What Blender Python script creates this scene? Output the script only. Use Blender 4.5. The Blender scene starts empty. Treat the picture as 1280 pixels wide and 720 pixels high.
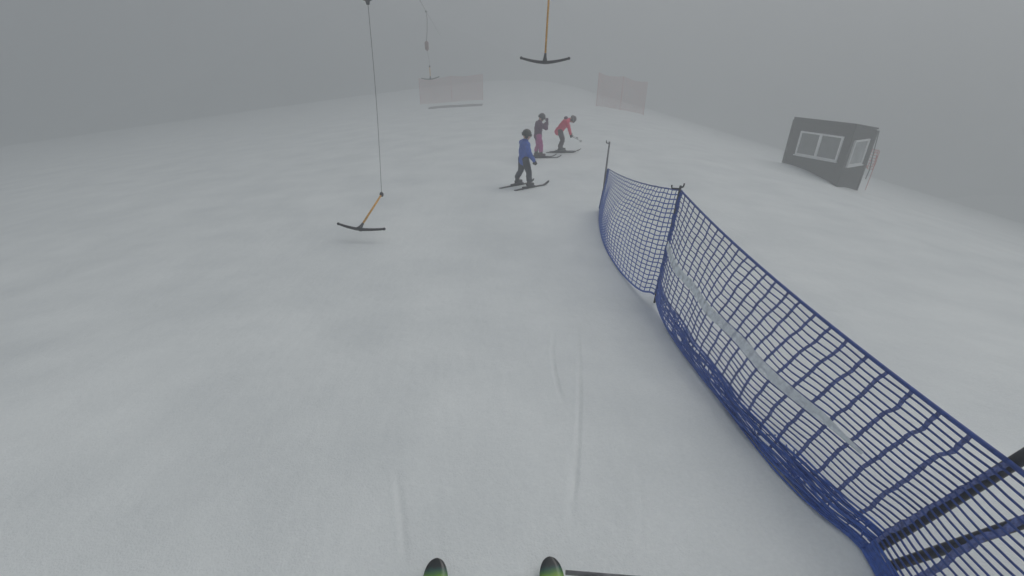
import bpy, math, random
import numpy as np
from mathutils import Vector, Matrix, noise
random.seed(7)
R = math.radians
S = bpy.context.scene
COL = S.collection

# ------------------------------------------------------------------ camera
CAM_Z = 1.65
FPX = 565.0                      # focal length in pixels of the 1280 px wide photo
PITCH = R(27.2)
cam = bpy.data.objects.new('camera', bpy.data.cameras.new('camera'))
COL.objects.link(cam)
cam.data.sensor_width = 36
cam.data.lens = FPX / 1280 * 36
cam.data.clip_start = 0.03
cam.data.clip_end = 2000
cam.location = (0, 0, CAM_Z)
cam.rotation_euler = (R(90) - PITCH, 0, 0)
S.camera = cam
CF = np.array([0, math.cos(PITCH), -math.sin(PITCH)])
CU = np.array([0, math.sin(PITCH), math.cos(PITCH)])
def ray(px, py):
    return np.array([1, 0, 0]) * ((px - 640) / FPX) + CF + CU * ((360 - py) / FPX)
def at(px, py, y):
    """point seen at a photo pixel, y metres ahead"""
    d = ray(px, py)
    d = d * (y / d[1])
    return Vector((d[0], d[1], d[2] + CAM_Z))

# ------------------------------------------------------------------ terrain height
GY = np.array([-60, -8, -2, 0, 0.6, 1.0, 2.0, 3.0, 4.1, 5.0, 6.0, 8.0, 10., 13., 20., 35., 60., 400.])
GZ = np.array([.9, .35, .08, 0, -.02, -.06, -.21, -.40, -.60, -.70, -.77, -.83, -.87, -.92, -1.02, -1.2, -1.5, -3.0])
_yy = np.linspace(-60, 400, 9201)
_zz = np.interp(_yy, GY, GZ)
_k = np.exp(-np.linspace(-2, 2, 41) ** 2); _k /= _k.sum()
_zz = np.convolve(np.pad(_zz, 20, mode='edge'), _k, mode='valid')
POSTS = ()
def height(x, y):
    z = np.interp(y, _yy, _zz)
    r = np.maximum(x - 1.8, 0)
    z = z - np.where(r < 8.6, 0.0155 * r ** 2, 0.0155 * 8.6 ** 2 + 0.266 * (r - 8.6))
    l = np.minimum(x, 0)
    z = z - .115 * (np.sqrt(l * l + 36) - 6)
    e = np.sqrt((x / np.where(x > 0, 60, 75)) ** 2 + (y / 72) ** 2)
    d = np.maximum(e - 1, 0) * 60
    z = z - (0.30 * (np.sqrt(d * d + 100) - 10))
    z = -45 + np.where(z > -25, z + 45, 20 + 12 * np.tanh((z + 25) / 40))
    for px_, py_ in POSTS:
        z = z + .045 * np.exp(-(((x - px_) / .11) ** 2 + ((y - py_) / .14) ** 2))
    # drift blown against the front of the hut
    z = z + 0.20 * np.exp(-(((x - 10.0) / 1.1) ** 2 + ((y - 16.2) / 1.0) ** 2))
    z = z - 0.12 * np.exp(-(((x - 10.9) / .35) ** 2 + ((y - 14.75) / .35) ** 2))
    return z
def hz(x, y):
    return float(height(np.array(float(x)), np.array(float(y))))
def ground(px, py):
    d = ray(px, py)
    lo, hi = 0.5, None
    t = 0.5
    while t < 300:
        if CAM_Z + d[2] * t < hz(d[0] * t, d[1] * t):
            hi = t; break
        lo = t; t += 0.1
    if hi is None: hi = 40; lo = 40
    for _ in range(25):
        m = (lo + hi) / 2
        if CAM_Z + d[2] * m < hz(d[0] * m, d[1] * m): hi = m
        else: lo = m
    return Vector((d[0] * hi, d[1] * hi, hz(d[0] * hi, d[1] * hi)))

_p = [ground(751, 263), ground(818, 376), ground(1078, 688)]
POSTS = [(q.x, q.y) for q in _p]

# ------------------------------------------------------------------ materials
def mat(name, color, rough=0.6, noise_amt=0.15, scale=30, bump=0.0, bump_scale=80, metal=0.0, coat=0.0, sheen=0.0):
    m = bpy.data.materials.new(name); m.use_nodes = True
    nt = m.node_tree; b = nt.nodes['Principled BSDF']
    tc = nt.nodes.new('ShaderNodeTexCoord')
    n = nt.nodes.new('ShaderNodeTexNoise'); n.inputs['Scale'].default_value = scale
    n.inputs['Detail'].default_value = 5
    nt.links.new(tc.outputs['Object'], n.inputs['Vector'])
    cr = nt.nodes.new('ShaderNodeValToRGB')
    c = color
    cr.color_ramp.elements[0].position = .3; cr.color_ramp.elements[1].position = .7
    cr.color_ramp.elements[0].color = [max(0, v * (1 - noise_amt)) for v in c] + [1]
    cr.color_ramp.elements[1].color = [min(1, v * (1 + noise_amt)) for v in c] + [1]
    nt.links.new(n.outputs['Fac'], cr.inputs['Fac'])
    nt.links.new(cr.outputs['Color'], b.inputs['Base Color'])
    b.inputs['Roughness'].default_value = rough
    b.inputs['Metallic'].default_value = metal
    b.inputs['Coat Weight'].default_value = coat
    if sheen: b.inputs['Sheen Weight'].default_value = sheen
    if bump:
        n2 = nt.nodes.new('ShaderNodeTexNoise'); n2.inputs['Scale'].default_value = bump_scale
        nt.links.new(tc.outputs['Object'], n2.inputs['Vector'])
        bp = nt.nodes.new('ShaderNodeBump'); bp.inputs['Strength'].default_value = bump
        bp.inputs['Distance'].default_value = 0.01
        nt.links.new(n2.outputs['Fac'], bp.inputs['Height'])
        nt.links.new(bp.outputs['Normal'], b.inputs['Normal'])
    return m

def snow_material():
    m = bpy.data.materials.new('packed_snow'); m.use_nodes = True
    nt = m.node_tree; N = nt.nodes; L = nt.links
    b = N['Principled BSDF']
    tc = N.new('ShaderNodeTexCoord')
    def nz(scale, detail, stretch=(1, 1, 1), rough=.55):
        mp = N.new('ShaderNodeMapping'); mp.inputs['Scale'].default_value = stretch
        L.new(tc.outputs['Object'], mp.inputs['Vector'])
        n = N.new('ShaderNodeTexNoise'); n.inputs['Scale'].default_value = scale
        n.inputs['Detail'].default_value = detail; n.inputs['Roughness'].default_value = rough
        L.new(mp.outputs['Vector'], n.inputs['Vector'])
        return n.outputs['Fac']
    big = nz(.9, 6); streak = nz(2.2, 5, (3.0, .35, 1)); fine = nz(60, 4)
    def mth(op, a, bb):
        n = N.new('ShaderNodeMath'); n.operation = op
        for i, v in enumerate((a, bb)):
            if isinstance(v, (int, float)): n.inputs[i].default_value = v
            else: L.new(v, n.inputs[i])
        return n.outputs[0]
    mix = mth('ADD', mth('MULTIPLY', big, .62), mth('ADD', mth('MULTIPLY', streak, .10), mth('MULTIPLY', fine, .28)))
    cr = N.new('ShaderNodeValToRGB')
    e = cr.color_ramp.elements
    e[0].position = .36; e[0].color = (.700, .742, .750, 1)
    e[1].position = .62; e[1].color = (.815, .855, .855, 1)
    L.new(mix, cr.inputs['Fac'])
    L.new(cr.outputs['Color'], b.inputs['Base Color'])
    b.inputs['Roughness'].default_value = .75
    b.inputs['Specular IOR Level'].default_value = .25
    mid = nz(11, 7, (1.1, .8, 1))
    hgt = mth('ADD', mth('MULTIPLY', mid, .7), mth('MULTIPLY', nz(120, 3), .32))
    hgt = mth('ADD', hgt, mth('MULTIPLY', streak, .15))
    bp = N.new('ShaderNodeBump'); bp.inputs['Strength'].default_value = .45; bp.inputs['Distance'].default_value = .02
    L.new(hgt, bp.inputs['Height']); L.new(bp.outputs['Normal'], b.inputs['Normal'])
    return m

M = dict(
    snow=snow_material(),
    net=mat('blue_net_cord', (.034, .112, .47), .55, .25, 60),
    netdark=mat('navy_net_cord', (.022, .066, .30), .55, .25, 60),
    ribbon=mat('blue_grey_net_webbing', (.12, .16, .40), .7, .45, 90),
    band=mat('white_band', (.84, .90, .97), .7, .06, 25),
    sleeve=mat('blue_sleeve', (.032, .09, .36), .7, .3, 40, .4),
    postdark=mat('dark_post', (.030, .034, .045), .45, .3, 40),
    postgrey=mat('grey_post', (.20, .20, .21), .5, .3, 40),
    rubber=mat('black_rubber', (.012, .012, .016), .5, .3, 60, .2),
    orange=mat('orange_stick', (.66, .33, .03), .5, .25, 30),
    steel=mat('steel_cable', (.10, .10, .11), .4, .2, 60, metal=.6),
    boxdark=mat('dark_housing', (.035, .037, .04), .5, .3, 20),
    boxpink=mat('faded_red_housing', (.24, .14, .14), .5, .2, 20),
    wall=mat('dark_grey_boards', (.014, .012, .011), .75, .3, 9),
    roof=mat('dark_roof_felt', (.012, .011, .010), .85, .3, 12, .4),
    white=mat('white_frame', (.86, .87, .87), .5, .05, 10),
    jblue=mat('blue_jacket', (.020, .10, .50), .7, .2, 25, .6, 30),
    navy=mat('dark_trousers', (.016, .020, .038), .75, .3, 25, .6, 30),
    purple=mat('dusky_purple_jacket', (.105, .030, .095), .75, .25, 25, .6, 30),
    mauve=mat('mauve_trousers', (.44, .065, .27), .75, .2, 25, .6, 30),
    red=mat('coral_red_jacket', (.80, .035, .12), .7, .15, 25, .6, 30),
    brown=mat('dark_brown_trousers', (.055, .030, .040), .75, .25, 25, .6, 30),
    black=mat('black_glove', (.010, .011, .013), .6, .3, 40, .4),
    boot=mat('dark_boot', (.022, .020, .026), .4, .3, 30),
    maroon=mat('maroon_boot', (.055, .018, .035), .4, .3, 30),
    skin=mat('skin', (.52, .30, .22), .55, .06, 30),
    lip=mat('lip', (.32, .10, .09), .5, .06, 30),
    helmgreen=mat('dark_olive_helmet', (.020, .026, .014), .35, .35, 12, coat=.3),
    helmplum=mat('dark_plum_helmet', (.032, .018, .034), .35, .25, 12, coat=.3),
    helmbrown=mat('brown_grey_helmet', (.060, .036, .040), .35, .25, 12, coat=.3),
    lens=mat('goggle_lens', (.010, .010, .012), .12, .1, 10, coat=.5),
    strap=mat('goggle_strap', (.30, .31, .30), .6, .2, 40),
    skidark=mat('dark_ski_topsheet', (.028, .026, .032), .35, .4, 12),
    orangenet=mat('faded_orange_net', (.50, .050, .022), .7, .2, 10),
    pale_grey_mat=mat('grey_mat', (.22, .21, .22), .8, .3, 6),
)

def frosted(m):
    nt = m.node_tree; b = nt.nodes['Principled BSDF']
    tc = nt.nodes.new('ShaderNodeTexCoord'); n = nt.nodes.new('ShaderNodeTexNoise'); n.inputs['Scale'].default_value = 14; n.inputs['Detail'].default_value = 6
    nt.links.new(tc.outputs['Object'], n.inputs['Vector'])
    mr = nt.nodes.new('ShaderNodeMapRange'); mr.inputs['From Min'].default_value = .3; mr.inputs['From Max'].default_value = .6
    mr.inputs['To Min'].default_value = .30; mr.inputs['To Max'].default_value = .85
    nt.links.new(n.outputs['Fac'], mr.inputs['Value']); nt.links.new(mr.outputs[0], b.inputs['Alpha'])
frosted(M['band'])

def boards(m):
    nt = m.node_tree; b = nt.nodes['Principled BSDF']
    tc = nt.nodes.new('ShaderNodeTexCoord')
    w = nt.nodes.new('ShaderNodeTexWave'); w.bands_direction = 'Z'; w.wave_profile = 'SAW'
    w.inputs['Scale'].default_value = 1.6; w.inputs['Distortion'].default_value = .15
    nt.links.new(tc.outputs['Object'], w.inputs['Vector'])
    bp = nt.nodes.new('ShaderNodeBump'); bp.inputs['Strength'].default_value = .5; bp.inputs['Distance'].default_value = .01
    nt.links.new(w.outputs['Fac'], bp.inputs['Height']); nt.links.new(bp.outputs['Normal'], b.inputs['Normal'])
boards(M['wall'])

def glass_material(name, base, rough=.08):
    m = mat(name, base, rough, .25, 3)
    m.node_tree.nodes['Principled BSDF'].inputs['Specular IOR Level'].default_value = .8
    return m
M['glass'] = glass_material('dark_reflecting_pane', (.14, .15, .15))
M['glasspale'] = glass_material('pale_frosted_pane', (.36, .38, .38), .3)

def ski_top_material():
    """printed top sheet: black tip, then dark green running to lime behind it (along the ski)"""
    m = bpy.data.materials.new('green_ski_topsheet'); m.use_nodes = True
    nt = m.node_tree; N = nt.nodes; L = nt.links; b = N['Principled BSDF']
    tc = N.new('ShaderNodeTexCoord'); sp = N.new('ShaderNodeSeparateXYZ'); L.new(tc.outputs['Object'], sp.inputs[0])
    n = N.new('ShaderNodeTexNoise'); n.inputs['Scale'].default_value = 26; n.inputs['Detail'].default_value = 4
    L.new(tc.outputs['Object'], n.inputs['Vector'])
    ad = N.new('ShaderNodeMath'); ad.operation = 'MULTIPLY_ADD'; ad.inputs[1].default_value = .02
    L.new(n.outputs['Fac'], ad.inputs[0]); L.new(sp.outputs['Y'], ad.inputs[2])
    mr = N.new('ShaderNodeMapRange')
    mr.inputs['From Min'].default_value = 1.657; mr.inputs['From Max'].default_value = 1.24
    L.new(ad.outputs[0], mr.inputs['Value'])
    cr = N.new('ShaderNodeValToRGB'); e = cr.color_ramp.elements
    e[0].position = .0; e[0].color = (.014, .016, .018, 1)
    e[1].position = 1; e[1].color = (.30, .46, .015, 1)
    for p, c in ((.030, (.016, .022, .024, 1)), (.05, (.024, .085, .070, 1)), (.085, (.08, .22, .05, 1)), (.125, (.26, .46, .02, 1))):
        k = e.new(p); k.color = c
    L.new(mr.outputs[0], cr.inputs['Fac']); L.new(cr.outputs['Color'], b.inputs['Base Color'])
    b.inputs['Roughness'].default_value = .3; b.inputs['Coat Weight'].default_value = .3
    return m
M['skigreen'] = ski_top_material()

# ------------------------------------------------------------------ mesh helpers
class MB:
    def __init__(s): s.v = []; s.f = []
    def add(s, vs, fs):
        o = len(s.v); s.v += [tuple(v) for v in vs]; s.f += [tuple(i + o for i in f) for f in fs]
    def tube(s, pts, r, n=8, cap=True):
        pts = [Vector(p) for p in pts]
        rs = r if isinstance(r, (list, tuple)) else [r] * len(pts)
        prev = None; vs = []
        for i, p in enumerate(pts):
            t = (pts[min(i + 1, len(pts) - 1)] - pts[max(i - 1, 0)]).normalized()
            if prev is None:
                a = Vector((0, 0, 1)) if abs(t.z) < .9 else Vector((1, 0, 0))
                prev = (a - t * a.dot(t)).normalized()
            else:
                prev = (prev - t * prev.dot(t)).normalized()
            q = t.cross(prev)
            for k in range(n):
                an = 2 * math.pi * k / n
                vs.append(p + (prev * math.cos(an) + q * math.sin(an)) * rs[i])
        fs = []
        for i in range(len(pts) - 1):
            for k in range(n):
                fs.append((i * n + k, i * n + (k + 1) % n, (i + 1) * n + (k + 1) % n, (i + 1) * n + k))
        if cap:
            fs.append(tuple(range(n))[::-1]); fs.append(tuple((len(pts) - 1) * n + k for k in range(n)))
        s.add(vs, fs)
    def box(s, c, size, mtx=None):
        c = Vector(c); h = Vector(size) / 2
        vs = []
        for i in (-1, 1):
            for j in (-1, 1):
                for k in (-1, 1):
                    d = Vector((h.x * i, h.y * j, h.z * k))
                    vs.append(c + (mtx @ d if mtx else d))
        s.add(vs, [(0, 1, 3, 2), (4, 6, 7, 5), (0, 4, 5, 1), (2, 3, 7, 6), (0, 2, 6, 4), (1, 5, 7, 3)])
    def blob(s, c, rad, mtx=None, n=14, m=9):
        c = Vector(c); vs = []; fs = []
        for i in range(m + 1):
            th = math.pi * i / m
            for k in range(n):
                ph = 2 * math.pi * k / n
                d = Vector((math.sin(th) * math.cos(ph) * rad[0], math.sin(th) * math.sin(ph) * rad[1], math.cos(th) * rad[2]))
                vs.append(c + (mtx @ d if mtx else d))
        for i in range(m):
            for k in range(n):
                fs.append((i * n + k, (i + 1) * n + k, (i + 1) * n + (k + 1) % n, i * n + (k + 1) % n))
        s.add(vs, fs)
    def cap(s, a, b, ra, rb, flat=1.0):
        """tapered limb with round ends"""
        a = Vector(a); b = Vector(b); t = (b - a).normalized()
        pts = []; rs = []
        for q in (-1, -.8, -.45): pts.append(a + t * ra * q); rs.append(ra * math.sqrt(max(.02, 1 - q * q)))
        for q in (0, .25, .5, .75, 1): pts.append(a.lerp(b, q)); rs.append(ra + (rb - ra) * q)
        for q in (.45, .8, 1): pts.append(b + t * rb * q); rs.append(rb * math.sqrt(max(.02, 1 - q * q)))
        s.tube(pts, rs, 12)
    def build(s, name, m, parent=None, smooth=True, remesh=None, bevel=None, loc=None):
        me = bpy.data.meshes.new(name); me.from_pydata(s.v, [], s.f); me.update()
        o = bpy.data.objects.new(name, me); COL.objects.link(o)
        if remesh or bevel:
            if remesh:
                r = o.modifiers.new('r', 'REMESH'); r.mode = 'VOXEL'; r.voxel_size = remesh
                sm = o.modifiers.new('s', 'SMOOTH'); sm.iterations = 4; sm.factor = .5
            if bevel:
                w = o.modifiers.new('b', 'BEVEL'); w.width = bevel; w.segments = 2
            dg = bpy.context.evaluated_depsgraph_get()
            nm = bpy.data.meshes.new_from_object(o.evaluated_get(dg))
            o.modifiers.clear(); o.data = nm; bpy.data.meshes.remove(me); me = nm; me.name = name
        me.materials.clear(); me.materials.append(m)
        if smooth: me.polygons.foreach_set('use_smooth', [True] * len(me.polygons))
        if parent: o.parent = parent
        if loc: o.location = loc
        return o
def tag(o, label=None, cat=None, group=None, kind=None):
    for k, v in (('label', label), ('category', cat), ('group', group), ('kind', kind)):
        if v: o[k] = v
    return o
def empty(name, loc, rz=0, **kw):
    o = bpy.data.objects.new(name, None); COL.objects.link(o)
    o.location = loc; o.rotation_euler = (0, 0, rz); o.empty_display_size = .1
    return tag(o, **kw)

# ------------------------------------------------------------------ snow ground (one sheet)
def axis(a, b, fine, grow, lo, hi):
    c = list(np.arange(a, b, fine)); s = fine; x = c[-1]
    while x < hi: s = min(s * grow, 12); x += s; c.append(x)
    s = fine; x = c[0]; pre = []
    while x > lo: s = min(s * grow, 12); x -= s; pre.append(x)
    return np.array(pre[::-1] + c)
xs = axis(-1.9, 1.5, .013, 1.055, -300, 300)
ys = axis(.85, 4.2, .014, 1.045, -55, 300)
X, Y = np.meshgrid(xs, ys)
Z = height(X, Y)
rng = np.random.default_rng(3)
def waves(X, Y, lam, amp, n, ax=1.0, ay=1.0):
    z = np.zeros_like(X)
    for _ in range(n):
        th = rng.uniform(0, 6.283); k = 6.283 / (lam * rng.uniform(.6, 1.6))
        z += np.sin((X * math.cos(th) * ax + Y * math.sin(th) * ay) * k + rng.uniform(0, 6.283))
    return z * amp / math.sqrt(n)
near = np.exp(-np.hypot(X, Y) / 30)
Z += waves(X, Y, 3.2, .020, 9) * near + waves(X, Y, 1.1, .006, 9, 1.5, .5) * near
nearer = np.exp(-np.hypot(X, Y) / 6)
Z += waves(X, Y, .35, .0018, 10, 1.2, .8) * nearer + waves(X, Y, .12, .0006, 10, 1.2, .8) * nearer
def groove(px, depth, width, lip):
    global Z
    P = []
    for q in px:
        g = ground(*q); P.append((g.x, g.y))
    D = np.full(X.shape, 9.0); Sg = np.zeros(X.shape); T = np.zeros(X.shape)
    n = len(P) - 1
    for i in range(n):
        ax_, ay_ = P[i]; bx_, by_ = P[i + 1]
        vx, vy = bx_ - ax_, by_ - ay_; l2 = vx * vx + vy * vy
        t = np.clip(((X - ax_) * vx + (Y - ay_) * vy) / l2, 0, 1)
        dx = X - ax_ - t * vx; dy = Y - ay_ - t * vy
        d = np.hypot(dx, dy); m = d < D
        D[m] = d[m]; Sg[m] = np.sign(vx * dy - vy * dx)[m]; T[m] = ((i + t) / n)[m]
    fade = np.clip(np.minimum(T, 1 - T) * 5, 0, 1)
    Z += fade * (-depth * np.exp(-(D / width) ** 2) + lip * np.exp(-((D - 2.0 * width) / (1.2 * width)) ** 2) * (Sg < 0))
groove([(693, 412), (690, 440), (693, 468), (698, 488), (704, 508)], .012, .009, .0015)
groove([(722, 405), (724, 450), (724, 500), (722, 560), (719, 600), (712, 658)], .014, .009, .002)
groove([(494, 590), (500, 630), (503, 660), (506, 712)], .010, .010, .004)
groove([(714, 560), (716, 600), (709, 640)], .006, .012, .002)
groove([(796, 560), (802, 640), (800, 700)], .004, .012, .001)
nx, ny = len(xs), len(ys)
def hz(x, y):
    """height of the finished snow sheet"""
    i = int(np.clip(np.searchsorted(xs, x) - 1, 0, nx - 2)); j = int(np.clip(np.searchsorted(ys, y) - 1, 0, ny - 2))
    a = float(np.clip((x - xs[i]) / (xs[i + 1] - xs[i]), 0, 1)); b = float(np.clip((y - ys[j]) / (ys[j + 1] - ys[j]), 0, 1))
    return float((Z[j, i] * (1 - a) + Z[j, i + 1] * a) * (1 - b) + (Z[j + 1, i] * (1 - a) + Z[j + 1, i + 1] * a) * b)
me = bpy.data.meshes.new('snow_ground')
me.vertices.add(nx * ny); me.vertices.foreach_set('co', np.stack([X, Y, Z], -1).astype(np.float32).ravel())
ii = (np.arange(ny - 1)[:, None] * nx + np.arange(nx - 1)[None, :]).ravel()
quads = np.stack([ii, ii + 1, ii + nx + 1, ii + nx], -1).astype(np.int32)
me.loops.add(quads.size); me.loops.foreach_set('vertex_index', quads.ravel())
me.polygons.add(len(quads)); me.polygons.foreach_set('loop_start', np.arange(0, quads.size, 4, dtype=np.int32))
me.polygons.foreach_set('loop_total', np.full(len(quads), 4, dtype=np.int32))
me.update(calc_edges=True); me.validate()
me.polygons.foreach_set('use_smooth', [True] * len(quads))
me.materials.append(M['snow'])
gr = bpy.data.objects.new('snow_ground', me); COL.objects.link(gr); tag(gr, kind='structure')

# ------------------------------------------------------------------ blue safety net fence
def fence():
    A0 = ground(751, 263); B0 = ground(818, 378); C0 = ground(1078, 688)
    At = at(762, 177, A0.y + .02); Bt = at(851, 232, B0.y + .10)
    root = empty('net_fence', (B0.x, B0.y, B0.z), label='blue mesh safety net fence strung on posts along the right of the snow run', cat='fence')
    off = Vector(root.location)
    Anet = at(760.5, 211, A0.y + .02); Bnet = at(851, 238, B0.y + .1)
    Ct = Vector((C0.x + .20, C0.y - .08, C0.z + .565))
    Ctop = Vector((C0.x + .32, C0.y - .13, C0.z + .95))
    # end of the net beyond the frame
    D0 = Vector((1.30, -2.4, hz(1.30, -2.4))); Dt = D0 + Vector((.1, 0, .95))
    def post(pts, r, m, hooks=()):
        mb = MB(); mb.tube([p - off for p in pts], r, 10)
        o = mb.build('post', m, root)
        for h in hooks:
            k = MB(); k.tube([Vector(p) - off for p in h], .008, 6); k.build('hook', M['postdark'], o)
        return o
    dA = (At - A0).normalized()
    post([A0 - dA * .1, A0.lerp(At, .5), At], [.016, .016, .014], M['postgrey'],
         [[At - dA * .03, At - dA * .02 + Vector((-.05, 0, .0)), At - dA * .0 + Vector((-.055, 0, .02))]])
    dB = (Bt - B0).normalized()
    post([B0 - dB * .12, Bt], .011, M['postdark'],
         [[Bt - dB * .02, Bt + Vector((.025, 0, -.01)), Bt + Vector((.03, 0, .02))],
          [Bt - dB * .03, Bt + Vector((-.07, .02, -.03)), Bt + Vector((-.075, .02, .0))]])
    dC = (Ctop - C0).normalized()
    CP = Vector((.035, .0, 0)); post([C0 + CP - dC * .06, Ctop + CP], .019, M['postdark'])
    C2 = C0 + Vector((.035, -.055, 0)); post([C2 + CP * .6 - dC * .06, C2 + (Ctop - C0) * .9 + Vector((.1, -.12, 0))], .017, M['postdark'])
    post([D0 - Vector((0, 0, .15)), Dt], .018, M['postdark'])
    rnd = random.Random(5)
    def panel(T0, T1, L0, L1, cols, rows, sag_t, bil_b, bunch, seed, rad_h, rib_w, band=False, gap=0.0):
        """T/L: ends of the top rope and of the bottom rope"""
        def top(u):
            p = T0.lerp(T1, u); p.z -= sag_t * 4 * u * (1 - u); return p
        def bot(u):
            p = L0.lerp(L1, u); p.x -= bil_b * 4 * u * (1 - u)
            e0 = max(0, L0.z - hz(L0.x, L0.y) - .015) * math.exp(-u * 9); e1 = max(0, L1.z - hz(L1.x, L1.y) - .015) * math.exp(-(1 - u) * 9)
            p.z = hz(p.x, p.y) + .006 + max(e0, e1)
            return p
        def surf(u, v):
            a = top(u); b = bot(u)
            p = a.lerp(b, v)
            w = math.sin(math.pi * v)
            p.x -= bil_b * .55 * w * math.sin(math.pi * u) + .012 * w * math.sin(u * 23 + seed)
            p.x -= .03 * w * v * math.sin(u * 9 + seed * 2)
            p.z += .006 * w * noise.noise((u * 14, v * 5, seed))
            lz = hz(p.x, p.y) + .012
            if p.z < lz: p.z = lz
            return p
        hrow = MB(); low = MB(); ver = MB()
        seg = max(40, cols * 2)
        for j in range(rows + 1):
            v0 = j / rows
            v = v0 * (1 - bunch) if bunch else v0
            ph = rnd.uniform(0, 6)
            pts = [surf(i / seg, min(1, v + .0035 * math.sin(i * .9 + ph))) - off for i in range(seg + 1)]
            (hrow).tube(pts, rad_h, 4)
        if bunch:      # slack net gathered in folds along the snow
            def slack(u, v, ph, fr, am):
                p = surf(u, min(1, max(0, v)))
                g = (.15 + .85 * u) * (max(0, 4 * u * (1 - u)) ** .4 * .8 + .2)
                p.x -= am * (1 + math.sin(u * fr * 1.3 + ph * 2)) * g
                p.z = max(hz(p.x, p.y) + .008, p.z + am * .6 * math.sin(u * fr * .8 + ph) * g)
                return p - off
            for j in range(22):
                ph = rnd.uniform(0, 6); fr = rnd.uniform(7, 26); base = 1 - bunch * (1.25 * (j + rnd.random()) / 22); am = rnd.uniform(.003, .024)
                low.tube([slack(i / 140, base + .022 * noise.noise((i * .05, ph, 0)) + .008 * math.sin(i / 140 * fr * 2 + ph), ph, fr, am) for i in range(141)], rnd.uniform(.003, .0055), 5)
            for i in range(int(cols * 1.6)):
                u0 = (i + rnd.random()) / (cols * 1.6); du = rnd.uniform(-.05, .05); ph = rnd.uniform(0, 6); am = rnd.uniform(.003, .018)
                low.tube([slack(min(1, max(0, u0 + du * q)), 1 - bunch * (1.15 - 1.15 * q), ph + 2 * q, 20, am) for q in np.linspace(0, 1, 9)], .0035, 4)
        for i in range(cols + 1):
            u = i / cols; ph = rnd.uniform(0, 6); am = rnd.uniform(.4, 1.0) * gap
            l = []
            nj = rows * 2
            for j in range(nj + 1):
                v = j / nj * (1 - bunch * .4)
                uu = u + am / max(.5, (T1 - T0).length) * (1.6 * noise.noise((v * 4.5, ph, seed)) + 1.1 * noise.noise((v * 11, ph + 9, seed)))
                w = rib_w * (.8 + .35 * math.sin(j * math.pi + .3))
                du = w / (T1 - T0).length / 2
                uu = min(1, max(0, uu))
                l.append((surf(max(0, uu - du), v) - off, surf(min(1, uu + du), v) - off))
            vs = []; fs = []
            n = Vector((1, 0, 0)) * .0022
            for a, b in l: vs += [a - n, b - n, b + n, a + n]
            for j in range(len(l) - 1):
                for k in range(4):
                    fs.append((j * 4 + k, j * 4 + (k + 1) % 4, j * 4 + 4 + (k + 1) % 4, j * 4 + 4 + k))
            ver.add(vs, fs)
        pn = hrow.build('net_panel', M['netdark'] if gap else M['net'], root)
        ver.build('net_webbing', M['ribbon'] if gap else M['net'], pn, smooth=False)
        rp = MB(); rp.tube([top(i / 40) - off for i in range(41)], .009 if gap else .007, 8)
        rp.build('top_rope', M['netdark'], pn)
        rb = MB(); rb.tube([bot(i / 60) - off for i in range(61)], .010, 8)
        rb.build('bottom_rope', M['net'], pn)
        if bunch: low.build('gathered_netting', M['net'], pn)
        if band:
            vs = []; fs = []; nn = 80
            for i in range(nn + 1):
                u = .005 + i / nn * .90
                c = .485 + .015 * math.sin(u * 7)
                hw = (.036 + .009 * noise.noise((u * 20, 0, 3))) * min(1, .3 + (1 - i / nn) * 5)
                a = surf(u, c - hw) - off; b = surf(u, c + hw) - off
                d = Vector((-.010, 0, .002)); e = Vector((-.007, 0, .002))
                vs += [a + d, b + d, b + e, a + e]
            for i in range(nn):
                for k in range(4): fs.append((i * 4 + k, i * 4 + (k + 1) % 4, i * 4 + 4 + (k + 1) % 4, i * 4 + 4 + k))
            mb = MB(); mb.add(vs, fs); mb.build('white_strip', M['band'], pn, smooth=False)
        return pn
    Bl = B0 + dB * .10
    Al = A0 + Vector((-.02, 0, .03))
    panel(Anet, Bnet, Al, Bl + Vector((-.02, 0, 0)), 32, 23, .055, .17, 0, 1.7, .0058, .015, gap=0)
    panel(Bnet, Ct, Bl + Vector((.0, 0, -.02)), Vector((C0.x - .0, C0.y, C0.z + .02)), 25, 21, .060, .10, .16, 4.1, .0050, .021, band=True, gap=.017)
    panel(Ct, Dt + Vector((0, 0, -.1)), Vector((C0.x, C0.y, C0.z + .02)), D0 + Vector((0, 0, .03)), 22, 21, .05, .05, .12, 7.3, .0050, .026, gap=.017)
    # netting wrapped round the middle post
    sl = MB()
    sl.tube([Bl.lerp(Bnet, q) + Vector((.003 * math.sin(q * 40), 0, 0)) - off for q in np.linspace(0, 1, 30)],
            [.016 + .006 * abs(math.sin(q * 31)) for q in np.linspace(0, 1, 30)], 10)
    sl.build('post_wrap', M['sleeve'], root)
    sa = MB()
    sa.tube([Al.lerp(Anet, q) - off for q in np.linspace(0, 1, 20)], [.02 + .006 * abs(math.sin(q * 25)) for q in np.linspace(0, 1, 20)], 8)
    sa.build('post_wrap', M['sleeve'], root)
fence()

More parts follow.
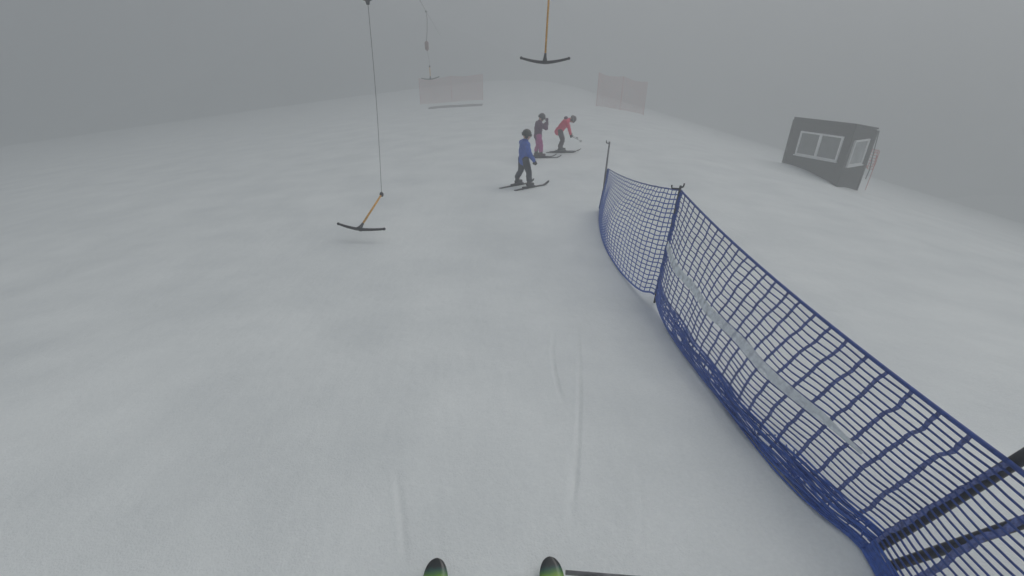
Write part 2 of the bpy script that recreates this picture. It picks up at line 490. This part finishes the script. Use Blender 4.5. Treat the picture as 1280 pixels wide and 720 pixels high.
# ------------------------------------------------------------------ tow bars and haul ropes
def tbar(center, half, stick_top, cable_top, box_len, rope_z, label, box_m, roll=0.0, tilt_dir=Vector((0, 0, 1)), thick=.020):
    """crossbar centre, half vector of the crossbar, upper end of the stick, lower end of the spring box"""
    center = Vector(center); off = Vector(center)
    root = empty('tow_bar', center, label=label, cat='tow bar', group='tow bars hanging from the haul ropes')
    up = (Vector(stick_top) - center).normalized()
    h = Vector(half); L = h.length
    cb = MB(); pts = []; rs = []
    for i in range(25):
        s = -1 + i / 12
        p = h * s + up * (.16 * L * (abs(s) ** 1.7) - .0)
        pts.append(p); rs.append(thick * (1.15 - .35 * abs(s)))
    cb.tube(pts, rs, 12)
    c = cb.build('crossbar', M['rubber'], root)
    for q in (0, -1):
        e = MB(); e.blob(pts[q], (thick * 1.05,) * 3); e.build('end_knob', M['rubber'], c)
    hub = MB(); hub.tube([Vector((0, 0, 0)), up * .03, up * .07, up * .12], [.05 * thick / .02 * .9, .036 * thick / .02 * .9, .022 * thick / .02, .017 * thick / .02], 12)
    hub.build('hub', M['rubber'], c)
    st = MB(); st.tube([up * .08, (Vector(stick_top) - off)], thick * .72, 10); s_ = st.build('stick', M['orange'], root)
    k = MB(); k.blob(Vector(stick_top) - off, (thick * 1.5, thick * 1.5, thick * 1.9)); k.build('stick_cap', M['rubber'], s_)
    ct = Vector(cable_top)
    if (ct - Vector(stick_top)).length > .05:
        ca = MB(); a = Vector(stick_top) - off; b = ct - off
        ca.tube([a.lerp(b, q) + Vector((.02 * math.sin(q * 3.14), 0, 0)) for q in np.linspace(0, 1, 12)], .0034, 6)
        ca.build('cable', M['steel'], root)
    bx = MB(); b0 = ct - off
    bx.tube([b0, b0 + Vector((0, 0, .04)), b0 + Vector((0, 0, .06)), b0 + Vector((0, 0, box_len - .05)), b0 + Vector((0, 0, box_len))],
            [.02, .03, .075, .08, .03], 14)
    hous = bx.build('spring_box', box_m, root, smooth=False)
    hg = MB(); top = Vector((b0.x + .06, b0.y + .10, rope_z - off.z))
    q0 = b0 + Vector((0, 0, box_len - .02))
    hg.tube([q0, q0.lerp(top, .35) + Vector((.03, 0, 0)), q0.lerp(top, .75) + Vector((.035, 0, 0)), top], .010, 8)
    hg.build('hanger_arm', M['steel'], root)
    g = MB(); g.box(top, (.05, .22, .06)); g.build('rope_grip', M['steel'], root, bevel=.008)
    return top + off

c1 = at(449, 286.5, 6.3); s1 = at(477, 243, 6.95)
half = (at(478, 288.5, 6.22) - at(420.5, 282.0, 6.38)) / 2
r1 = tbar(c1, half, s1, at(460, 6, 7.06), .34, 1.65 + 1.78, 'tow bar lowered almost to the snow on a long thin cable at left', M['boxdark'], thick=.021)
c2 = at(681, 78, 7.4); s2 = at(689, -50, 7.5)
half = (at(710.5, 77, 7.40) - at(651, 76.5, 7.40)) / 2
r2 = tbar(c2, half, s2, s2 + Vector((0, .0, .03)), .30, 1.65 + 1.74, 'black tow bar on an orange stick hanging high at the top centre', M['boxdark'], thick=.020)
c3 = at(538, 99, 20.5); s3 = at(537, 83, 20.5)
half = (at(548.5, 97.5, 20.4) - at(527, 99.5, 20.6)) / 2
r3 = tbar(c3, half, s3, at(534, 64, 20.5), .36, 1.65 + 1.53, 'faint distant tow bar with pale red spring box, nearly lost in fog', M['boxpink'], thick=.02)
def rope(pts, label):
    mb = MB(); P = []
    for i in range(len(pts) - 1):
        for q in np.linspace(0, 1, 12, endpoint=False): P.append(pts[i].lerp(pts[i + 1], q))
    P.append(pts[-1]); mb.tube(P, .0075, 6)
    tag(mb.build('haul_rope', M['steel']), label, 'rope', 'haul ropes of the drag lift')
d13 = (r3 - r1); k = d13 / d13.y
rope([r1 - k * 25 + Vector((0, 0, .8)), r1, r3, r3 + k * 22 + Vector((0, 0, .15))], 'overhead haul rope carrying the lowered tow bar and the faint distant one')
rope([r2 - k * 25 + Vector((0, 0, .8)), r2, r2 + k * 14 + Vector((.6, 0, 1.6)), r2 + k * 40 + Vector((1.5, 0, 4.6))], 'overhead haul rope carrying the high tow bar at top centre')

# ------------------------------------------------------------------ hut
def hut():
    yaw = -1.1
    W, D, H = 2.02, 1.32, 1.86
    z0 = 1.65 - 3.82
    root = empty('wooden_hut', (9.92, 16.80, z0), yaw, label='small dark grey hut with white framed windows standing in snow at right', cat='hut')
    DROP = .20
    w = MB(); vs = [(x, y, z) for x in (0, W) for y in (0, D) for z in (-.4, H - DROP * y / D)]
    w.add(vs, [(0, 1, 3, 2), (4, 6, 7, 5), (0, 4, 5, 1), (2, 3, 7, 6), (0, 2, 6, 4), (1, 5, 7, 3)])
    w.build('wall', M['wall'], root, smooth=False, bevel=.012)
    r = MB(); r.box((W / 2, D / 2, H - DROP / 2 + .032), (W + .05, math.hypot(D, DROP) + .06, .05), Matrix.Rotation(-math.atan2(DROP, D), 3, 'X')); rf = r.build('roof', M['roof'], root, smooth=False, bevel=.012)
    f = MB()
    f.box((W / 2, -.014, H - .05), (W + .04, .02, .13))
    f.build('fascia', M['roof'], rf, smooth=False, bevel=.004)
    # corner boards
    for x, y in ((-.004, -.004), (W + .004, -.004), (W + .004, D + .004)):
        cbm = MB(); hh = H - DROP * max(0, y) / D - .03; cbm.box((x, y, (hh - .35) / 2), (.07, .07, hh + .35))
        cbm.build('corner_board', M['wall'], root, smooth=False, bevel=.006)
    def window(x0, x1, zb, zt, side, panes, gm):
        t = .055; fr = MB(); pl = []
        def pt(u, d, z): return (u, -d, z) if not side else (W + d, u, z)
        def bx(u0, u1, za, zb_, d, th, b):
            c = pt((u0 + u1) / 2, d, (za + zb_) / 2)
            b.box(c, (u1 - u0, th, zb_ - za) if not side else (th, u1 - u0, zb_ - za))
        bx(x0, x1, zb, zb + t, .03, .06, fr); bx(x0, x1, zt - t, zt, .03, .06, fr)
        bx(x0, x0 + t, zb + t, zt - t, .03, .06, fr); bx(x1 - t, x1, zb + t, zt - t, .03, .06, fr)
        for i in range(1, panes):
            c = x0 + (x1 - x0) * i / panes; bx(c - t * .75, c + t * .75, zb + t, zt - t, .032, .06, fr)
        wn = fr.build('window', M['white'], root, smooth=False, bevel=.004)
        for i in range(panes):
            a = x0 + (x1 - x0) * i / panes; b = x0 + (x1 - x0) * (i + 1) / panes
            g = MB(); bx(a + .03, b - .03, zb + .03, zt - .03, .014, .012, g); g.build('pane', gm, wn, smooth=False)
        sl = MB(); bx(x0 - .03, x1 + .03, zb - .035, zb - .002, .05, .09, sl); sl.build('sill', M['white'], wn, smooth=False, bevel=.004)
    window(.36, 1.80, .71, 1.50, False, 2, M['glass'])
    window(.18, 1.0, .58, 1.40, True, 1, M['glasspale'])
    cb = MB(); cb.tube([(W + .05, D + .03, H - DROP - .03), (W + .08, D + .06, H * .6), (W + .14, D + .10, .35), (W + .12, D + .1, .05)], .016, 8)
    cb.build('drain_pipe', M['postdark'], root)
hut()

# ------------------------------------------------------------------ orange nets and banner in the fog
def onet(p0, p1, hgt, nposts, label, legs=0.0, cell=.055, wire=.010, name='orange_net', cat='safety net', group='orange nets far back in the fog'):
    p0 = Vector(p0); p1 = Vector(p1); off = Vector(p0)
    root = empty(name, p0, label=label, cat=cat, group=group)
    net = MB(); L = (p1 - p0).length; nu = max(2, int(L / cell)); nv = max(2, int(hgt / cell))
    def pt(u, v):
        p = p0.lerp(p1, u)
        gz = hz(p.x, p.y) + legs + .05
        return Vector((p.x + .04 * math.sin(u * 9 + v * 3), p.y + .10 * math.sin(u * 6.3 * (nposts - 1)) * v * (1 - v) * 4, gz + v * hgt * (1 - .06 * abs(math.sin(u * math.pi * (nposts - 1)))))) - off
    for j in range(nv + 1): net.tube([pt(i / 30, j / nv) for i in range(31)], wire / 2, 4)
    for i in range(nu + 1): net.tube([pt(i / nu, j / 8) for j in range(9)], wire / 2, 4)
    net.build('net_panel', M['orangenet'], root)
    for i in range(nposts):
        q = p0.lerp(p1, i / (nposts - 1)); q.z = hz(q.x, q.y)
        m = MB(); m.tube([q - off - Vector((0, 0, .2)), q - off + Vector((.02, 0, legs + hgt + .02))], .011, 8); m.build('post', M['orangenet'], root)
g = ground(526, 131); h_ = ground(600, 130)
onet((g.x, g.y, g.z), (h_.x, g.y + .3, hz(h_.x, g.y + .3)), 1.7, 3, 'wide faded orange net in the fog left of the three skiers')
g = at(746, 124, 33); h_ = at(806, 128, 33)
onet((g.x, g.y, hz(g.x, g.y)), (h_.x, h_.y, hz(h_.x, h_.y)), 1.4 + max(0, (g.z + h_.z) / 2 - (hz(g.x, g.y) + hz(h_.x, h_.y)) / 2), 3, 'faded orange net in the fog behind the bent skier in red')
onet((13.55, 17.6, hz(13.55, 17.6)), (14.15, 17.9, hz(14.15, 17.9)), .75, 2, 'small faded red banner net on thin poles just right of the grey hut', legs=.75, cell=.1, wire=.022, name='banner_net', cat='banner', group=None)
# long low grey strip on the snow before the left orange net
g = ground(572, 131.5)
mb = MB()
n = 24; vs = []; fs = []
for i in range(n + 1):
    x = g.x - 1.7 + 3.4 * i / n; w = .5 + .1 * noise.noise((x, 2, 1)); t = .09 + .04 * noise.noise((x * 1.3, 0, 0))
    yc = g.y - 1.0
    for dy, dz in ((-w, -.05), (-w * .9, t * .8), (0, t), (w * .9, t * .8), (w, -.05)):
        vs.append((x, yc + dy, hz(x, yc + dy) + dz))
for i in range(n):
    for k2 in range(4): fs.append((i * 5 + k2, i * 5 + 5 + k2, i * 5 + 6 + k2, i * 5 + 1 + k2))
fs.append((0, 1, 2, 3, 4)); fs.append(tuple(n * 5 + q for q in (4, 3, 2, 1, 0)))
mb.add(vs, fs)
tag(mb.build('crash_mat', M['pale_grey_mat']), 'long low grey mat lying on the snow before the wide orange net', 'mat')

# ------------------------------------------------------------------ skis
def ski_mesh(L, w, m, name='ski', shovel=1.25, rise=.10, thick=.018, tipf=1.0):
    """x across, y along, tail at 0, tip at L"""
    mb = MB(); n = 60; vs = []; fs = []
    for i in range(n + 1):
        t = 1 - (1 - i / n) ** 2.2; y = t * L
        # side cut
        wd = w * (.82 + .36 * (2 * t - 1) ** 2 * (shovel - .9) / .35)
        dt = (L - y) / (w * tipf)
        if dt < 1: wd *= max(0.0, 1 - (1 - dt) ** 2.4) ** .5
        de = y / (w * .5)
        if de < 1: wd *= .75 + .25 * de
        z = 0
        tl = (y - (L - .20)) / .20
        if tl > 0: z = rise * tl ** 2 * .8
        th = thick * (.55 + .75 * math.sin(math.pi * t))
        wd = max(wd, .004)
        vs += [(-wd / 2, y, z), (-wd / 2 * .96, y, z + th), (-wd * .2, y, z + th * 1.12), (wd * .2, y, z + th * 1.12), (wd / 2 * .96, y, z + th), (wd / 2, y, z)]
    for i in range(n):
        for k in range(6): fs.append((i * 6 + k, i * 6 + (k + 1) % 6, i * 6 + 6 + (k + 1) % 6, i * 6 + 6 + k))
    fs.append(tuple(range(6))); fs.append(tuple(n * 6 + k for k in range(6))[::-1])
    mb.add(vs, fs)
    return mb
def place_ski(L, w, m, foot, heading, label, group, tail_frac=.45, lift=0.0, shovel=1.25, rise=.1):
    """foot: world point of the boot centre; heading: direction of the tip in the ground plane"""
    f = Vector(foot); d = Vector((math.cos(heading), math.sin(heading), 0))
    p0 = f - d * L * tail_frac; p1 = f + d * L * (1 - tail_frac)
    p0.z = hz(p0.x, p0.y); p1.z = hz(p1.x, p1.y)
    lift_mid = max(0, hz(f.x, f.y) - p0.lerp(p1, tail_frac).z)
    ax = (p1 - p0).normalized(); xx = ax.cross(Vector((0, 0, 1))).normalized(); zz = xx.cross(ax)
    mtx = Matrix((xx, ax, zz)).transposed().to_4x4(); mtx.translation = p0 + Vector((0, 0, lift + lift_mid + .004))
    root = bpy.data.objects.new('ski', None); COL.objects.link(root); root.matrix_world = mtx; root.empty_display_size = .1
    tag(root, label, 'ski', group)
    ski_mesh(L, w, m, shovel=shovel, rise=rise).build('ski_body', m, root)
    b = MB(); yb = L * tail_frac
    b.box((0, yb + .13, .030), (w * .75, .07, .022)); b.box((0, yb - .13, .034), (w * .75, .08, .03)); b.box((0, yb, .024), (w * .6, .30, .010))
    b.build('binding', M['boot'], root, bevel=.004)
    return root
def own_ski(tip_px, tip_y, heading, label):
    tip = at(*tip_px, tip_y)
    L = 1.66; d = Vector((math.cos(heading), math.sin(heading), 0))
    f = tip - d * L * .55
    return place_ski(L, .078, M['skigreen'], (f.x, f.y, 0), heading, label, "the two green skis at the bottom edge", shovel=1.32, rise=.065)
own_ski((546, 696.5), 1.025, R(90.5), 'green ski tip with dark end, left one at the bottom edge')
own_ski((687, 688.5), 1.045, R(96), 'lime green ski tip with dark end, right one touching the grey pole')

# grey ski pole lying over the right ski at the lower edge
def ski_pole(p0, p1, label, grip=True, r0=.0075, r1=.0055, basket=True, m='postgrey', group=None):
    p0 = Vector(p0); p1 = Vector(p1); off = Vector(p0)
    root = empty('ski_pole', p0, label=label, cat='ski pole', group=group)
    d = p1 - p0; a = d.normalized()
    s = MB(); s.tube([Vector((0, 0, 0)), d], [r0, r1], 10); s.build('shaft', M[m], root)
    gp = MB(); gp.tube([-a * .02, a * .03, a * .09, a * .12], [.013, .017, .015, .010], 10); gp.build('grip', M['black'], root)
    if basket:
        b = MB(); c = d - a * .06
        q = a.orthogonal().normalized(); w = a.cross(q)
        b.tube([c + (q * math.cos(t) + w * math.sin(t)) * .035 for t in np.linspace(0, 6.283, 17)], .004, 6, cap=False)
        b.tube([c - q * .035, c + q * .035], .004, 6); b.tube([c - w * .035, c + w * .035], .004, 6)
        b.build('basket', M['black'], root)
    return root
pa = at(707, 715.5, .965); pb = at(790, 720.5, .955)
end = pa + (pb - pa) * 4.2; end.z = hz(end.x, end.y) + .02
ski_pole(end, pa, 'grey ski pole lying low across the bottom edge beside the right ski', r0=.009, r1=.008, basket=False)

# ------------------------------------------------------------------ people
def glove(mb, wrist, hand, thumb_side, curl):
    """palm, four bent fingers and a thumb"""
    wrist = Vector(wrist); hand = Vector(hand)
    d = (hand - wrist).normalized(); c = Vector(curl); c = (c - d * c.dot(d)).normalized()
    s = d.cross(c)
    s = s if s.dot(Vector(thumb_side)) > 0 else -s
    pc = wrist + d * .045
    mb.cap(wrist - d * .04, wrist + d * .01, .034, .030)
    mb.cap(pc - s * .012, pc + s * .012, .028, .028); mb.cap(pc + d * .02 - s * .014, pc + d * .02 + s * .014, .026, .026)
    for i, (o, l) in enumerate(((-.030, .034), (-.010, .040), (.010, .042), (.030, .037))):
        a = pc + d * .035 + s * o; b = a + d * l * .75 + c * l * .25; e = b + c * l * .75 + d * l * .1
        mb.cap(a, b, .0115, .0105); mb.cap(b, e, .0105, .009)
    t0 = pc - d * .005 + s * .030; t1 = t0 + s * .022 + d * .022 + c * .008; t2 = t1 + d * .022 + c * .014
    mb.cap(t0, t1, .013, .012); mb.cap(t1, t2, .012, .010)

def person(loc, rz, label, P, mats, sc=.88):
    """P: joints in metres for a 1.30 m child; X forward, Y left, Z up"""
    root = empty('person', loc, rz, label=label, cat='person', group='children on skis on the snow')
    root.scale = (sc, sc, sc)
    J = {k: Vector(v) for k, v in P.items()}
    body = MB()
    hd = J['head']; nk = J['neck']; fwd = J['face'].normalized(); upv = (hd - nk).normalized()
    side = upv.cross(fwd).normalized(); fwd = side.cross(upv).normalized()
    HM = Matrix((fwd, side, upv)).transposed()
    def hp(x, y, z): return hd + HM @ Vector((x, y, z))
    body.blob(hd, (.088, .074, .105), HM)
    body.blob(hp(.030, 0, -.05), (.055, .055, .055), HM)
    body.cap(hp(.082, 0, .005), hp(.096, 0, -.022), .010, .014)           # nose
    for q in (-1, 1): body.blob(hp(-.005, .074 * q, -.01), (.022, .012, .03), HM)
    body.cap(nk - upv * .06, hd - upv * .05, .048, .044)
    pel, ch = J['pelvis'], J['chest']
    body.cap(pel, pel.lerp(ch, .5), .095, .09); body.cap(pel.lerp(ch, .4), ch, .09, .10); body.cap(ch, nk, .09, .05)
    for q in ('l', 'r'):
        body.cap(ch.lerp(nk, .5), J['sh' + q], .06, .045); body.cap(J['sh' + q], J['el' + q], .042, .034); body.cap(J['el' + q], J['wr' + q], .034, .026)
        dd = (J['wr' + q] - J['el' + q]).normalized(); body.cap(J['wr' + q], J['wr' + q] + dd * .06, .025, .022)
        body.cap(J['hip' + q], J['kn' + q], .075, .055); body.cap(J['kn' + q], J['an' + q], .055, .038)
        body.cap(J['an' + q], J['an' + q] + J.get('boot', Vector((1, 0, 0))).normalized() * .07 + Vector((0, 0, -.035)), .032, .026)
    body.build('body', M['skin'], root, remesh=.010)
    ey = MB()
    mo = MB(); mo.tube([hp(.070, -.022, -.062), hp(.082, 0, -.060), hp(.070, .022, -.062)], [.003, .006, .003], 6); mo.build('mouth', M['lip'], root)
    # jacket
    ja = MB()
    hem = pel.lerp(ch, -.20)
    axis_ = (ch - pel).normalized()
    ja.cap(pel, ch, .128, .128); ja.cap(hem, pel, .135, .130); ja.cap(ch, nk - upv * .0, .120, .070)
    b2 = pel.lerp(ch, .55); ja.blob(b2, (.13, .155, .20), Matrix((fwd_t := (J['front'] - axis_ * J['front'].dot(axis_)).normalized(), axis_.cross(fwd_t), axis_)).transposed())
    for q in ('l', 'r'):
        ja.cap(ch.lerp(nk, .35), J['sh' + q], .095, .075); ja.cap(J['sh' + q], J['el' + q], .072, .060); ja.cap(J['el' + q], J['wr' + q], .060, .046)
    ja.tube([nk + upv * t for t in (-.03, 0, .03, .045)], [.078, .074, .070, .066], 14)
    jo = ja.build('jacket', mats['jacket'], root, remesh=.011)
    for v in jo.data.vertices:
        n = noise.noise(v.co * 14) * .010 + noise.noise(v.co * 34) * .004
        v.co += v.normal * n
    tr = MB()
    for q in ('l', 'r'):
        tr.cap(J['hip' + q], J['kn' + q], .098, .074); tr.cap(J['kn' + q], J['an' + q] + Vector((0, 0, .09)), .074, .070)
    tr.cap(J['hipl'], J['hipr'], .10, .10)
    to = tr.build('trousers', mats['trousers'], root, remesh=.011)
    for v in to.data.vertices:
        n = noise.noise(v.co * 13 + Vector((3, 1, 2))) * .011 + noise.noise(v.co * 40) * .004
        v.co += v.normal * n
    for q in ('l', 'r'):
        gl = MB(); dd = (J['wr' + q] - J['el' + q]).normalized()
        glove(gl, J['wr' + q], J['wr' + q] + dd * .1, Vector((.3, -1 if q == 'l' else 1, .2)), J.get('curl', Vector((.5, 0, -.8))))
        gl.build('glove', mats['glove'], root, remesh=.006)
        an = J['an' + q]; bt = MB(); bd = J.get('boot', Vector((1, 0, 0))); bd = bd.normalized()
        bt.cap(an + Vector((0, 0, .13)) + bd * .015, an + Vector((0, 0, -.01)), .060, .056)
        bt.cap(an + bd * -.03 + Vector((0, 0, -.035)), an + bd * .12 + Vector((0, 0, -.04)), .050, .044)
        rot = Matrix.Rotation(math.atan2(bd.y, bd.x), 3, 'Z')
        bo = bt.build('boot', mats['boot'], root, remesh=.010)
        so = MB(); so.box(an + bd * .045 + Vector((0, 0, -.085)), (.27, .075, .022), rot); so.build('sole', M['boot'], bo, bevel=.005, smooth=False)
    he = MB()
    vs = []; n = 20; m = 9
    for i in range(m + 1):
        th = math.pi * .60 * i / m
        for k in range(n):
            ph = 2 * math.pi * k / n
            cut = 1.0 if math.cos(ph) < .25 else 1.0 - .30 * (math.cos(ph) - .25)
            t = th * cut
            vs.append(hp(math.sin(t) * math.cos(ph) * .118 - .006, math.sin(t) * math.sin(ph) * .104, math.cos(t) * .128 + .012))
    base = len(vs)
    for i in range(m + 1):
        for k in range(n):
            v = Vector(vs[i * n + k]); vs.append(v + (hd - v) * .10)
    fs = []
    for i in range(m):
        for k in range(n):
            a = (i * n + k, (i + 1) * n + k, (i + 1) * n + (k + 1) % n, i * n + (k + 1) % n)
            fs.append(a); fs.append(tuple(base + q for q in a[::-1]))
    for k in range(n):
        fs.append((m * n + k, base + m * n + k, base + m * n + (k + 1) % n, m * n + (k + 1) % n))
    he.add(vs, fs); ho = he.build('helmet', mats['helmet'], root)
    for q in (-1, 1):
        ep = MB(); ep.blob(hp(-.004, .092 * q, -.035), (.036, .018, .045), HM); ep.build('ear_pad', M['black'], ho)
    go = MB(); pts = [hp(math.cos(a) * .108 + .002, math.sin(a) * .098, .018) for a in np.linspace(-1.05, 1.05, 13)]
    for dz, rr in ((-.012, .017), (.010, .017)): go.tube([p + upv * dz for p in pts], [rr * .6] + [rr] * 11 + [rr * .6], 8)
    gg = go.build('goggles', M['lens'], root, remesh=.006)
    st = MB(); st.tube([hp(math.cos(a) * .122 - .006, math.sin(a) * .109, .024) for a in np.linspace(.9, 2 * math.pi - .9, 25)], .009, 6)
    st.build('goggle_strap', mats.get('strap', M['strap']), gg)
    if 'pack' in mats:
        pk = MB(); pk.blob(J['packc'], (.07, .09, .06)); pk.build('hood', mats['pack'], root, remesh=.01)
    return root

SC = .875
GS = 'skis worn by the three children'
# --- child in blue
fR = ground(661, 235.5); fL = ground(646.5, 232.0)
c = (fR + fL) / 2; c.z = hz(c.x, c.y) + .015
hd_ = R(22); hs = R(38)
def loc_(p, base, rz):
    d = Vector(p) - Vector(base); return Matrix.Rotation(-rz, 3, 'Z') @ d
a = loc_(fR, c, hd_) / SC; b = loc_(fL, c, hd_) / SC
bd = Matrix.Rotation(hs - hd_, 3, 'Z') @ Vector((1, 0, 0))
P = dict(pelvis=(.02, 0, .70), chest=(.03, 0, .97), neck=(.05, 0, 1.08), head=(.085, 0, 1.215), face=(1, -.35, -.12), front=(1, 0, 0),
         shl=(.03, .155, 1.03), shr=(.03, -.155, 1.03), ell=(.10, .19, .84), elr=(.07, -.20, .83), wrl=(.26, .12, .70), wrr=(.22, -.13, .64),
         hipl=(.0, .075, .66), hipr=(.02, -.075, .66), knl=(b.x * .45 + .03, .10 * .3 + b.y * .5, .37), knr=(a.x * .6 + .05, a.y * .6 - .02, .37),
         anl=(b.x, b.y, .12), anr=(a.x, a.y, .12), boot=bd, curl=(.5, 0, -.8))
person(c, hd_, 'child in blue jacket and dark trousers skiing nearest the camera', P,
       dict(jacket=M['jblue'], trousers=M['navy'], glove=M['black'], boot=M['boot'], helmet=M['helmgreen'], strap=M['black']), SC)
place_ski(.96, .060, M['skidark'], fR, hs, 'dark ski under the near foot of the child in blue', GS, .40)
place_ski(.96, .060, M['skidark'], fL, hs, 'dark ski under the far foot of the child in blue', GS, .50)
# --- child in purple
f0 = ground(672.5, 197); c = Vector((f0.x, f0.y, hz(f0.x, f0.y) + .015)); hd_ = R(12)
P = dict(pelvis=(-.02, 0, .70), chest=(-.01, 0, .97), neck=(.03, 0, 1.08), head=(.09, 0, 1.20), face=(1, .15, -.35), front=(1, 0, 0),
         shl=(.0, .15, 1.03), shr=(.0, -.15, 1.03), ell=(.17, .17, .90), elr=(.20, -.16, .90), wrl=(.25, .08, 1.02), wrr=(.24, -.08, 1.07),
         hipl=(-.02, .075, .66), hipr=(-.02, -.075, .66), knl=(.02, .09, .37), knr=(.06, -.09, .37),
         anl=(-.04, .10, .12), anr=(.06, -.10, .12), curl=(-.2, 0, .9))
person(c, hd_, 'child in dusky purple jacket and mauve trousers holding both hands to the face', P,
       dict(jacket=M['purple'], trousers=M['mauve'], glove=M['purple'], boot=M['maroon'], helmet=M['helmplum'], strap=M['black']), SC)
rot = Matrix.Rotation(hd_, 3, 'Z')
place_ski(.96, .060, M['skidark'], c + rot @ Vector((.06, -.10, 0))* SC, hd_, 'dark ski under the near foot of the child in purple', GS, .36)
place_ski(.96, .060, M['skidark'], c + rot @ Vector((-.04, .10, 0))* SC, hd_, 'dark ski under the far foot of the child in purple', GS, .36)
# --- child in red, bent forward
f0 = ground(700.5, 190.5); c = Vector((f0.x, f0.y, hz(f0.x, f0.y) + .015)); hd_ = R(-2)
P = dict(pelvis=(-.06, 0, .72), chest=(.13, 0, .96), neck=(.23, 0, 1.035), head=(.345, 0, 1.06), face=(.55, 0, -1), front=(.7, 0, -.7),
         shl=(.16, .15, 1.00), shr=(.16, -.15, 1.00), ell=(.25, .17, .80), elr=(.24, -.17, .79), wrl=(.31, .10, .63), wrr=(.30, -.11, .61),
         hipl=(-.05, .075, .68), hipr=(-.05, -.075, .68), knl=(.07, .09, .40), knr=(.05, -.09, .39),
         anl=(.02, .11, .12), anr=(-.04, -.10, .12), curl=(.2, 0, -.9), packc=(.13, 0, 1.10))
person(c, hd_, 'child in coral red jacket bending forward over the skis', P,
       dict(jacket=M['red'], trousers=M['brown'], glove=M['black'], boot=M['boot'], helmet=M['helmbrown'], strap=M['strap'], pack=M['purple']), SC)
rot = Matrix.Rotation(hd_, 3, 'Z')
place_ski(.96, .060, M['skidark'], c + rot @ Vector((-.04, -.10, 0))* SC, hd_, 'dark ski under the near foot of the child in red', GS, .42)
place_ski(.96, .060, M['skidark'], c + rot @ Vector((.02, .11, 0))* SC, hd_ + .06, 'dark ski under the far foot of the child in red', GS, .36)
def held_pole(p, px, py, ln, label):
    p = Vector(p); best = min((abs((at(px, py, p.y + q) - p).length - ln), q) for q in np.linspace(0, 1.2, 121))
    e = at(px, py, p.y + best[1]); ski_pole(p, p + (e - p).normalized() * ln, label, r0=.006, r1=.005, m='postdark')
held_pole(c + rot @ Vector((.33, -.11, .54)) * SC, 727, 177, .70, 'thin ski pole pointing forward from the near hand of the child in red')
held_pole(c + rot @ Vector((.33, .10, .56)) * SC, 722, 173, .70, 'thin ski pole pointing forward from the far hand of the child in red')

# ------------------------------------------------------------------ wooded slope across the valley, mostly lost in fog
hx = np.linspace(-170, 120, 150); hy = np.linspace(0, 1, 40)
vs = []; fs = []
for i, x in enumerate(hx):
    for j, q in enumerate(hy):
        y = 66 + 70 * q + .10 * abs(x + 25)
        zz = -20 + 33 * q ** .75 * (.10 + .90 * math.exp(-((x + 38) / 55) ** 2)) + 1.2 * noise.noise((x * .06, y * .06, 4)) + .4 * noise.noise((x * .5, y * .5, 2))
        vs.append((x, y, zz))
for i in range(len(hx) - 1):
    for j in range(len(hy) - 1):
        a = i * len(hy) + j; fs.append((a, a + len(hy), a + len(hy) + 1, a + 1))
mb = MB(); mb.add(vs, fs)
hl = mb.build('hills', mat('dark_forest_slope', (.045, .055, .05), .9, .4, .3)); tag(hl, kind='structure')

# ------------------------------------------------------------------ haze
HZ_DENSITY = 0.034
hm = bpy.data.materials.new('fog'); hm.use_nodes = True
nt = hm.node_tree; nt.nodes.clear()
out = nt.nodes.new('ShaderNodeOutputMaterial'); pv = nt.nodes.new('ShaderNodeVolumePrincipled')
pv.inputs['Color'].default_value = (.735, .758, .768, 1); pv.inputs['Density'].default_value = HZ_DENSITY
pv.inputs['Anisotropy'].default_value = 0.35
nt.links.new(pv.outputs['Volume'], out.inputs['Volume'])
zmin = float(Z.min())
mb = MB(); top = 14.0; bot_ = zmin - 1.0
mb.box((0, 120, (top + bot_) / 2), (2 * 330, 2 * 330 + 60, top - bot_))
hz_o = mb.build('haze', hm, None, smooth=False); tag(hz_o, kind='stuff')

# ------------------------------------------------------------------ light
SUN_EL, SUN_ROT = R(55), R(62)
w = bpy.data.worlds.new('World'); S.world = w; w.use_nodes = True
nt = w.node_tree; bg = nt.nodes['Background']
sky = nt.nodes.new('ShaderNodeTexSky'); sky.sky_type = 'NISHITA'; sky.sun_disc = False
sky.sun_elevation = SUN_EL; sky.sun_rotation = SUN_ROT; sky.air_density = 1.0; sky.dust_density = 4.0; sky.ozone_density = 1.0
hs_ = nt.nodes.new('ShaderNodeHueSaturation'); hs_.inputs['Saturation'].default_value = .30
nt.links.new(sky.outputs['Color'], hs_.inputs['Color']); nt.links.new(hs_.outputs['Color'], bg.inputs['Color'])
bg.inputs['Strength'].default_value = .12
sl = bpy.data.lights.new('sun', 'SUN'); sl.energy = .8; sl.angle = R(60); sl.color = (1, .97, .93)
so = bpy.data.objects.new('sun', sl); COL.objects.link(so)
so.rotation_euler = (R(90) - SUN_EL, 0, math.pi - SUN_ROT)

S.view_settings.view_transform = 'Standard'; S.view_settings.look = 'None'; S.view_settings.gamma = 1
S.view_settings.use_curve_mapping = False
S.view_settings.exposure = -0.43
S.render.engine = 'CYCLES'
S.cycles.volume_bounces = 3
S.cycles.use_denoising = True
S.cycles.max_bounces = 8
